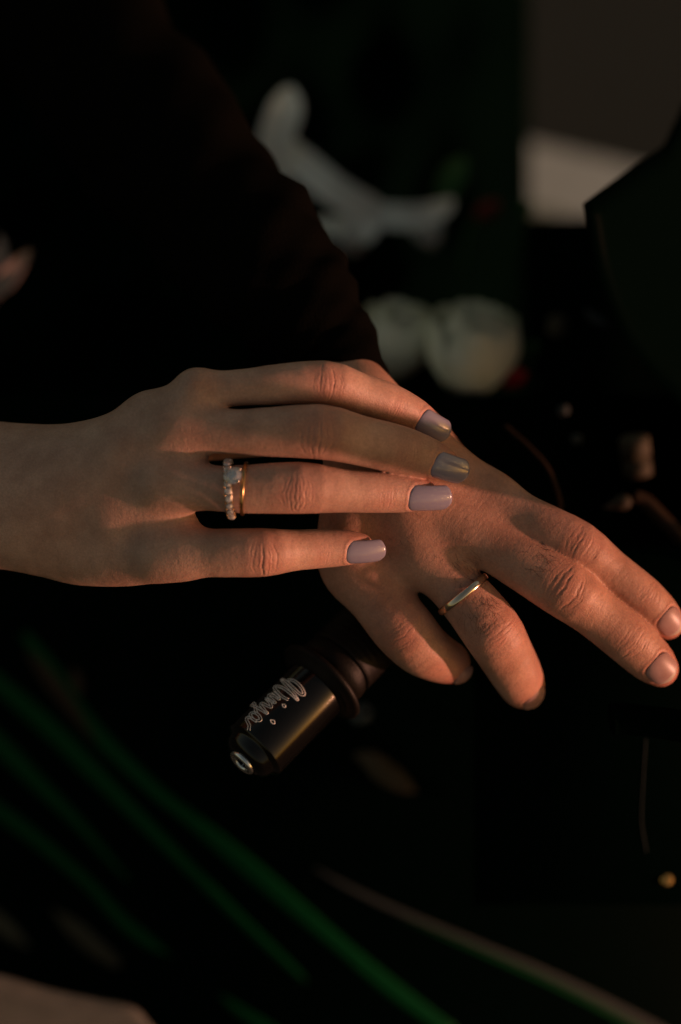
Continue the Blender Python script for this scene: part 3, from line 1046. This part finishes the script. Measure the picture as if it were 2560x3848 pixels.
for st in LET:
    c = spline(st, 6)
    for sgn in (-1, 1):
        o = []
        for i in range(len(c)):
            t = unit(c[min(i + 1, len(c) - 1)] - c[max(i - 1, 0)])
            o.append(c[i] + np.array([-t[1], t[0]]) * 0.42 * sgn)
        pl = np.array([on_barrel(x, y - 3.0) for x, y in o])
        v, f = tube_geo(pl, 0.19, 5, len(V))
        V.extend(v); F.extend(f)
for st in DOT: stroke(st, 0.2)
mesh_obj('lettering', V, F, M['etched'], be)

# front cowl on the right: a curved black shell, its edge sharp against the kerb
def poly_shell(name, outline, zf, material, parent, thick=10, rings=6, inset=0.92):
    o = spline(outline + [outline[0]], 8)[:-1]
    c = o.mean(0)
    V, F = [], []
    n = len(o)
    for k in range(rings + 1):
        f = 1 - k / rings
        for x, y in o:
            q = c + (np.array([x, y]) - c) * (f if k else 1.0)
            z = zf(*q) - (4.0 if k == 0 else 0)
            V.append(P(q[0], q[1], z))
    for k in range(rings):
        for i in range(n):
            j = (i + 1) % n
            F.append((k * n + i, (k + 1) * n + i, (k + 1) * n + j, k * n + j))
    b = len(V)
    for x, y in o:
        q = c + (np.array([x, y]) - c) * 0.985
        V.append(P(q[0], q[1], zf(*q) - thick))
    for i in range(n):
        j = (i + 1) % n
        F.append((i, j, b + j, b + i))
    F.append(tuple(b + i for i in range(n)))
    return mesh_obj(name, V, F, material, parent)

def cowl_z(x, y): return -70 - 0.28 * (x - 2200) - 0.02 * (y - 900)
cowl = poly_shell('front_cowl', [(2190, 765), (2310, 675), (2440, 582), (2495, 540), (2535, 460), (2620, 330), (2900, 200), (3400, 400), (3500, 1100), (3550, 2200), (3000, 2350), (2700, 2150), (2600, 1850), (2575, 1560), (2440, 1400), (2330, 1250), (2235, 1010)],
                  cowl_z, M['black_paint'], bike)  # out-of-view right and lower part extended to keep sun off the flowers
def inner_z(x, y): return -330 - 0.06 * (x - 1900)
sheet('inner_cowl', np.linspace(1960, 2900, 20), np.linspace(815, 1700, 20), lambda x, y: -520 - 0.03 * abs(x - 2300), M['black_plastic'], bike, 8)
# small fittings beside the wrist
lathe('cable_collar', P(2400, 1790, -150), unit(np.array([-0.16, 1.0, 0.25])), [(0, 5.0), (0.5, 6.5), (7, 6.8), (7.6, 6.0), (9, 6.0), (9.5, 7.0), (18, 7.2), (19, 6.0), (20, 2)], M['olive_decal'], bike, 32)
lathe('lever_tip', P(2340, 1888, -110), unit(np.array([-1.0, -0.28, 0.1])), [(-4.2, 0.1), (-3.6, 2.0), (-2, 3.2), (0, 3.6), (2, 3.2), (4, 2.0), (7, 0.9), (9.5, 0.2)], M['olive_decal'], bike, 24)
tube('brake_hose', [P(x, y, z) for x, y, z in spline([(2385, 1868, -120), (2430, 1890, -120), (2490, 1950, -118), (2545, 2010, -116), (2640, 2130, -116)])], 3.4, M['rust_decal'], bike, 12)
tube('clutch_cable', [P(x, y, z) for x, y, z in spline([(1900, 1600, -90), (1990, 1680, -84), (2060, 1760, -80), (2100, 1860, -78), (2110, 1930, -80)])], 0.9, M['rust_decal'], bike, 8)
tube('wire', [P(x, y, lower_z(x, y) + 3) for x, y, z in spline([(1630, 2670, 0), (1760, 2710, 0), (1880, 2785, 0), (2060, 2910, 0), (2260, 3090, 0)])], 0.6, M['black_plastic'], bike, 6)
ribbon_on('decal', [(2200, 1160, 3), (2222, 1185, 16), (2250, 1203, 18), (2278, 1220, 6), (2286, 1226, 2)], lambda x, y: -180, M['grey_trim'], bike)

for px, py, z, r, ax_, m in ((2095, 1215, -230, 5.0, (0.1, 1, 0.3), 'olive_decal'), (2012, 1442, -200, 2.4, (0.6, 0.3, 0.7), 'black_plastic'), (2122, 1540, -130, 2.4, (0.7, 0.2, 0.6), 'grey_trim'),
                             (2170, 1650, -150, 2.2, (1, 0, 0.4), 'grey_trim'), (2160, 838, -40, 0.6, (0, 0, 1), 'steel'), (2315, 855, -70, 0.7, (0, 0, 1), 'brass'), (2140, 905, -40, 0.5, (0, 0, 1), 'brass'),
                             (1365, 2680, -120, 5.0, (0.5, 0.2, 0.8), 'grey_trim')):
    sharp(lathe('fastener', P(px, py, z), unit(np.array(ax_, float)), [(-1.2 * r, 0.6 * r), (-1.0 * r, r), (0.3 * r, r), (0.7 * r, 0.7 * r), (0.8 * r, 0.3 * r), (0.5 * r, 0.25 * r), (0.5 * r, 0.01)], M[m], bike, 16))
# added lever, stalk and shell, placed to cast shade on the fingers
tube('brake_lever', [P(x, y, z) for x, y, z in spline([(2290, 2706, -25), (2340, 2702, -25), (2480, 2716, -22), (2700, 2752, -18), (3000, 2790, -16), (3400, 2800, -20)])],
     [3.5, 5.6, 6.4] + [6.4] * 58, M['black_plastic'], bike, 16, 0.8)  # added so that its shadow falls on the ring fingertip
stalk = tube('mirror_stalk', [P(x, y, z) for x, y, z in spline([(2800, 2080, -90), (2770, 2000, -40), (2742, 1945, 0), (2735, 1925, 40), (2770, 1890, 74), (2900, 1800, 92)])],
             11.0, M['black_plastic'], bike, 16)  # out of view, added and sized for its shadow band across the hands
poly_shell('mirror', [(2840, 1820), (2860, 1660), (3000, 1560), (3250, 1540), (3420, 1640), (3400, 1800), (3150, 1880), (2950, 1880)], lambda x, y: 96 - 0.00012 * (x - 3100) ** 2, M['black_plastic'], bike, 22)

# ------------------------------------------------------------------ clothes of the person whose hand lies underneath
def folds(x, y):
    return 9 * math.sin(x * 0.006 + y * 0.011) + 6 * math.sin(x * 0.013 - y * 0.007 + 1.3) + 4 * math.sin(x * 0.021 + y * 0.003)
def jacket_z(x, y):
    return -560 + folds(x, y) * 1.5 - 0.00006 * (x - 700) ** 2 - 60 * sstep(1750, 2000, x)
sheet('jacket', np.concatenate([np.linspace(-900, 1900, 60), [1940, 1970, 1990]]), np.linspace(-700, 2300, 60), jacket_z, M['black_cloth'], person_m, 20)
# sleeve: a wrinkled tube ending in a cuff at the wrist
sl = spline([(1300, 1410, -34, 158), (1256, 1320, -38, 182), (1160, 1190, -44, 236), (1020, 1030, -55, 300), (800, 780, -80, 335), (520, 430, -120, 380), (200, 0, -180, 420), (-200, -500, -240, 440)], 9)
V, F = [], []
seg = 72
pts = np.array([P(x, y, z) for x, y, z, r in sl]); rad = sl[:, 3] / PPM * 0.97
for i in range(len(pts)):
    t = unit(pts[min(i + 1, len(pts) - 1)] - pts[max(i - 1, 0)])
    n = unit(np.array([0, 0, 1.0]) - t * t[2]); b = np.cross(n, t)
    for k in range(seg):
        a = 2 * math.pi * k / seg
        w = 1 + 0.045 * math.sin(i * 0.55 + 2 * a) + 0.035 * math.sin(i * 0.9 - 3 * a + 1) + 0.028 * math.sin(i * 1.3 + a * 5)
        if i == 0: w = w * 0.99
        r = rad[i] * w
        sx = (b * math.sin(a))[0]
        V.append(pts[i] + n * (math.cos(a) * r * 0.92 + 2.5) + b * math.sin(a) * r - t * (sx * 12.0 + 1.5) * max(0, 1 - i / 8))
for i in range(len(pts) - 1):
    for k in range(seg):
        k2 = (k + 1) % seg
        F.append((i * seg + k, i * seg + k2, (i + 1) * seg + k2, (i + 1) * seg + k))
# turned-in hem
base = len(V)
for k in range(seg):
    V.append(pts[0] + (V[k] - pts[0]) * 0.93 + (pts[1] - pts[0]) * 1.2)
for k in range(seg):
    k2 = (k + 1) % seg
    F.append((k, base + k, base + k2, k2))
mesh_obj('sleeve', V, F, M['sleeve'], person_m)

# dark hairs on the lower hand: each a tapering three-sided sliver rooted in the skin
def hairs(v, nrm, px, py, rad, count, direction, length, seed):
    rng = np.random.default_rng(seed)
    c = P(px, py, 0)
    d = np.hypot(v[:, 0] - c[0], v[:, 1] - c[1])
    ids = np.where((d < rad) & (nrm[:, 2] > 0.2))[0]
    ids = ids[np.argsort(v[ids, 2])]
    pick = rng.choice(ids, count)
    for i in pick:
        n = nrm[i]; g = unit(np.array(direction) + rng.normal(0, 0.38, 3))
        g = unit(g - n * (g @ n) + n * 0.28)
        L = length * rng.uniform(0.5, 1.2)
        side = np.cross(n, g)
        bend = rng.normal(0, 0.35)
        pts = [v[i] + g * L * s + side * bend * L * s * s - n * 0.30 * L * s * s for s in (0, 0.33, 0.66, 1.0)]
        vv, ff = tube_geo(pts, [0.042, 0.038, 0.03, 0.01], 3, len(HV))
        HV.extend(vv); HF.extend(ff)
HV, HF = [], []
hairs(vm, nm, 1800, 2290, 7.5, 60, (0.25, -0.9, 0), 6.0, 1)
hairs(vm, nm, 1760, 2140, 8, 45, (0.6, -0.7, 0), 5.0, 2)
hairs(vm, nm, 2010, 2090, 7, 55, (0.7, -0.6, 0), 5.0, 3)
hairs(vm, nm, 1560, 1960, 22, 30, (0.5, -0.8, 0), 3.5, 4)
ho = mesh_obj('hair', HV, HF, M['hair'], person_m, smooth=False)
ho['kind'] = 'stuff'

# ------------------------------------------------------------------ rings
def ring_frame(f, i, along):
    t = f.st[i]
    c = f.c[i] + t * along
    n = unit(np.array([0, 0, 1.0]) - t * t[2])
    b = np.cross(n, t)                  # towards the top of the picture when the finger points right
    if b[1] < 0: b = -b
    return c, t, n, b

def band_profile(w, th, R, k=14):
    return [(w / 2 * math.cos(a), R + th * (0.5 + 0.5 * math.sin(a)) if math.sin(a) > 0 else R + th * 0.5 + th * 0.5 * math.sin(a) * 0.6)
            for a in [2 * math.pi * i / k for i in range(k)]]

def brilliant(c, up, x, y, r):
    """table, crown, girdle, pavilion"""
    V, F = [], []
    rows = [(0.36 * r, 0.56 * r, 0.5), (0.16 * r, 0.86 * r, 0.0), (0.0, r, 0.5), (-0.06 * r, r, 0.5), (-0.86 * r, 0.02 * r, 0.5)]
    for h, rr, ph in rows:
        for k in range(8):
            a = 2 * math.pi * (k + ph) / 8
            V.append(c + up * h + (x * math.cos(a) + y * math.sin(a)) * rr)
    F.append(tuple(range(8)))
    for i in range(4):
        for k in range(8):
            k2 = (k + 1) % 8
            F.append((i * 8 + k, (i + 1) * 8 + k, (i + 1) * 8 + k2)); F.append((i * 8 + k, (i + 1) * 8 + k2, i * 8 + k2))
    return V, F

def rod(V, F, a, b, ra, rb, ball=0.0):
    pts = [a, a + (b - a) * 0.5, b]
    v, f = tube_geo(pts, [ra, (ra + rb) / 2, rb], 8, len(V)); V.extend(v); F.extend(f)
    if ball:
        t = unit(b - a)
        pr = [b + t * (math.sin(q) * ball) for q in np.linspace(-1.4, 1.5, 6)]
        v, f = tube_geo(pr, [math.cos(q) * ball for q in np.linspace(-1.4, 1.5, 6)], 8, len(V)); V.extend(v); F.extend(f)

# band of stones, nearest the knuckle
c, t, n, b = ring_frame(w_ring, 1, 1.6)
t = unit(t + b * 0.05); n = unit(n - t * (n @ t)); b = np.cross(n, t); b = b if b[1] > 0 else -b
Rr = 9.5
er = empty('diamond_band', W(c), 'slim band set with a row of small clear stones on the ring finger', 'ring', 'rings worn on the hands')
lathe('band', c, t, band_profile(2.8, 1.0, Rr), M['white_gold'], er, 72, True, (t, n, b))
step = 15.5
for k in range(-6, 7):
    a = math.radians(10 + k * step)
    up = n * math.cos(a) + b * math.sin(a); y = -n * math.sin(a) + b * math.cos(a)
    v, f = brilliant(c + up * (Rr + 1.75), up, t, y, 1.3)
    mesh_obj('stone', v, f, M['diamond'], er, smooth=False)
    V, F = [], []
    a2 = a + math.radians(step / 2)
    up2 = n * math.cos(a2) + b * math.sin(a2)
    for s in (-1, 1):
        rod(V, F, c + up2 * (Rr + 0.6) + t * 1.45 * s, c + up2 * (Rr + 1.7) + t * 1.3 * s, 0.30, 0.28, 0.34)
    mesh_obj('prong', V, F, M['gold'] if k < 1 else M['white_gold'], er)

# solitaire beside it
c, t, n, b = ring_frame(w_ring, 1, 7.0)
t = unit(t + b * -0.10); n = unit(n - t * (n @ t)); b = np.cross(n, t); b = b if b[1] > 0 else -b
so = empty('solitaire_ring', W(c), 'thin yellow gold ring with a single large clear stone in four prongs', 'ring', 'rings worn on the hands')
Rs = 9.4
lathe('band', c, t, band_profile(1.5, 1.1, Rs), M['gold'], so, 72, True, (t, n, b))
a = math.radians(20)
up = n * math.cos(a) + b * math.sin(a); y = -n * math.sin(a) + b * math.cos(a)
up = unit(up - t * 0.28); x = unit(t - up * (t @ up)); y = np.cross(up, x)
sc_ = c + up * (Rs + 4.2) 
v, f = brilliant(sc_, up, x, y, 3.5)
mesh_obj('stone', v, f, M['diamond'], so, smooth=False)
for k in range(4):
    q = math.pi / 4 + k * math.pi / 2
    dr = x * math.cos(q) + y * math.sin(q)
    V, F = [], []
    rod(V, F, c + up * (Rs + 0.6) + dr * 0.7, sc_ + dr * 3.35 + up * 0.2, 0.5, 0.46, 0.72)
    mesh_obj('prong', V, F, M['white_gold'], so)

# plain band on the other hand
c, t, n, b = ring_frame(m_ring, 1, 1.6)
gb = lathe('wedding_band', c, t, band_profile(3.0, 1.5, 10.75, 18), M['gold_pale'], None, 96, True, (t, n, b))
tag(gb, 'plain rounded gold band on the finger of the lower hand', 'ring', 'rings worn on the hands')

# ------------------------------------------------------------------ flowers
def petal(name, rows, material, parent, cup=0.25, tilt=0.0, n=8, w=9, ruffle=0.0):
    """rows (px, py, z, half width px): a curved, tapering sheet with thickness"""
    c = spline(rows, n)
    pts = np.array([P(*r[:3]) for r in c])
    V = []
    for i in range(len(c)):
        t = unit(pts[min(i + 1, len(c) - 1)] - pts[max(i - 1, 0)])
        nrm = unit(np.array([0, math.sin(tilt), math.cos(tilt)]) - t * (np.array([0, math.sin(tilt), math.cos(tilt)]) @ t))
        s = np.cross(nrm, t)
        hw = max(c[i, 3], 1) * (D - c[i, 2]) / D / PPM
        for j in range(w):
            q = j / (w - 1) * 2 - 1
            V.append(pts[i] + s * q * hw + nrm * (cup * hw * q * q + ruffle * hw * math.sin(i * 0.9 + q * 3) * abs(q)))
    V = np.array(V); N = len(V)
    V2 = V - np.array([0, 0, 0.7])
    F = []
    m = len(c)
    for i in range(m - 1):
        for j in range(w - 1):
            a = i * w + j
            F.append((a, a + 1, a + w + 1, a + w)); F.append((N + a, N + a + w, N + a + w + 1, N + a + 1))
        F.append((i * w, i * w + w, N + i * w + w, N + i * w))
        a = i * w + w - 1
        F.append((a + w, a, N + a, N + a + w))
    return mesh_obj(name, np.vstack([V, V2]), F, material, parent)

FZ = -400
lily = empty('lily', W(P(1180, 640, FZ - 20)), 'drooping white lily with long curled petals against the black jacket', 'flower', 'white flowers behind the hands')
petal('petal', [(1010, 730, FZ, 40), (1022, 620, FZ + 10, 56), (1045, 500, FZ + 18, 66), (1075, 410, FZ + 18, 62), (1085, 345, FZ + 5, 28), (1085, 325, FZ + 2, 6)], M['petal'], lily)
petal('petal', [(1100, 600, FZ + 4, 30), (1050, 640, FZ + 8, 50), (1005, 710, FZ + 4, 46), (1010, 790, FZ - 8, 36), (1060, 900, FZ - 20, 14)], M['petal'], lily)
petal('petal', [(1040, 520, FZ, 36), (1140, 620, FZ + 12, 58), (1270, 725, FZ + 16, 58), (1400, 800, FZ + 10, 55), (1490, 840, FZ, 20)], M['petal'], lily)
lily2 = empty('lily', W(P(1430, 830, FZ - 20)), 'smaller white lily opening sideways below the drooping one', 'flower', 'white flowers behind the hands')
petal('petal', [(1390, 800, FZ + 2, 40), (1480, 815, FZ + 12, 48), (1580, 815, FZ + 14, 48), (1660, 785, FZ + 8, 34), (1700, 750, FZ, 10)], M['petal'], lily2)
petal('petal', [(1400, 800, FZ + 4, 40), (1360, 850, FZ + 14, 66), (1330, 900, FZ + 12, 52), (1340, 950, FZ, 12)], M['petal'], lily2)
petal('petal', [(1430, 830, FZ, 30), (1330, 850, FZ + 10, 48), (1240, 850, FZ + 6, 34), (1150, 835, FZ - 4, 8)], M['petal'], lily2)
petal('petal', [(1560, 800, FZ + 3, 30), (1600, 850, FZ + 10, 60), (1620, 900, FZ + 6, 36), (1630, 930, FZ, 8)], M['petal'], lily2)
petal('leaf', [(1640, 780, FZ - 5, 14), (1680, 700, FZ - 8, 48), (1715, 640, FZ - 12, 44), (1745, 590, FZ - 20, 8)], M['leaf'], lily2)

def rose(cx, cy, z, rpx, label, seed):
    r = rpx * (D - z) / D / PPM
    c = P(cx, cy, z)
    o = empty('rose', W(c + np.array([0, -r * 1.6, -10])), label, 'flower', 'white flowers behind the hands')
    rng = np.random.default_rng(seed)
    ax = unit(np.array([0.05, 0.85, 0.42])); u = unit(np.cross(ax, [1, 0, 0.2])); v = np.cross(ax, u)
    for layer, (n, rr, hh, open_) in enumerate([(3, 0.26, 0.88, -0.15), (4, 0.46, 0.84, -0.2), (5, 0.66, 0.76, -0.25), (6, 0.86, 0.66, -0.35)]):
        for k in range(n):
            a0 = 2 * math.pi * k / n + layer * 0.7 + rng.normal(0, 0.1)
            half = math.pi / n * 1.35
            V, F = [], []
            nu, nv = 8, 9
            for i in range(nu + 1):
                q = i / nu
                for j in range(nv + 1):
                    s = j / nv * 2 - 1
                    a = a0 + s * half * math.sin(math.pi * (0.12 + 0.62 * q))
                    rad = r * rr * (math.sin(math.pi * 0.5 * min(1, q * 1.25)) ** 0.7 + open_ * max(0, q - 0.7))
                    h = -r * 0.9 + (r * 0.9 + r * hh * (1 - 0.25 * s * s)) * q
                    V.append(c + ax * h + (u * math.cos(a) + v * math.sin(a)) * rad * (1 + 0.02 * s))
            for i in range(nu):
                for j in range(nv):
                    b0 = i * (nv + 1) + j
                    F.append((b0, b0 + 1, b0 + nv + 2, b0 + nv + 1))
            N = len(V); cc = c
            V = np.array(V); V2 = V - (V - c - ax * ((V - c) @ ax)[:, None]) * 0.03
            F2 = [tuple(N + q for q in fa[::-1]) for fa in F]
            mesh_obj('petal', np.vstack([V, V2]), F + F2, M['petal_green'], o)
    st = c - ax * r * 0.85
    tube('stem', spline([st, st + np.array([-4, -r * 0.7, -4]), st + np.array([-2, -r * 1.5, -14]), st + np.array([4, -r * 2.6, -40])], 6), 2.6, M['stem'], o, 10)
    lathe('sepal', st, ax, [(-2, 2.6), (0, 5), (4, 7.5), (6, 8.5)], M['stem'], o, 20)
    return o
rose(1490, 1280, -265, 172, 'pale cream rose half hidden behind the cuff of the sleeve', 3)
rose(1772, 1325, -245, 215, 'large round cream rose between the sleeve and the black cowl', 5)

def bud(name, px, py, z, rpx, m, label, cat, stretch=(1, 1), group=None):
    r = rpx * (D - z) / D / PPM
    c = P(px, py, z)
    o = empty(name, W(c + np.array([0, -r * 2, 0])), label, cat, group)
    d = unit(np.array([stretch[0], stretch[1], 0.2]))
    lathe('blossom', c, d, [(-1.3 * r, 0.05 * r), (-1.0 * r, 0.5 * r), (-0.3 * r, 0.85 * r), (0.4 * r, 0.8 * r), (1.0 * r, 0.45 * r), (1.35 * r, 0.04 * r)], m, o, 14)
    tube('stem', spline([c - d * r, c - d * r * 2 + np.array([0, -r, -3]), c - d * r * 2.5 + np.array([0, -r * 4, -8])], 5), 1.0, M['leaf'], o, 6)
    return o
bud('flower_bud', 1930, 1425, -260, 42, M['red_petal'], 'bright red bud beside the large cream rose', 'bud', (1, 0.5), 'small buds among the flowers')
bud('flower_bud', 1832, 790, -380, 42, M['dark_red'], 'dull dark red bud right of the white lilies', 'bud', (1, 0.6), 'small buds among the flowers')
bud('flower_bud', 2005, 1312, -260, 24, M['leaf'], 'small green bud above the bright red one', 'bud', (0.3, 1), 'small buds among the flowers')
bud('flower_bud', 1980, 785, -380, 26, M['leaf'], 'small green bud near the pale kerb', 'bud', (0.3, 1), 'small buds among the flowers')
sp = empty('pale_leaf', W(P(1160, 985, -60)), 'thin pale leaf tip against the edge of the black sleeve', 'leaf')
petal('blade', [(1085, 935, -100, 3), (1120, 955, -95, 10), (1155, 975, -92, 18), (1175, 1005, -95, 4)], M['petal_green'], sp)
sp = empty('pale_leaf', W(P(1285, 1060, -60)), 'narrow green leaf tip by the sleeve above the cream rose', 'leaf')
petal('blade', [(1255, 1005, -100, 2), (1280, 1035, -96, 8), (1305, 1070, -95, 7), (1312, 1085, -98, 2)], M['stem'], sp)
M['dim_petal'] = mat('dusky_petal', (0.26, 0.20, 0.18), 0.7, spec=0.1)
sp = empty('orchid', W(P(20, 1080, -260)), 'dusky pink blossom at the left edge above the wrist', 'flower', 'white flowers behind the hands')
petal('petal', [(-80, 1120, -250, 20), (10, 1060, -240, 42), (70, 990, -240, 30), (115, 940, -248, 6)], M['dim_petal'], sp)
petal('petal', [(-30, 1130, -245, 20), (-10, 1000, -240, 40), (5, 930, -245, 22), (0, 880, -250, 4)], M['dim_petal'], sp)
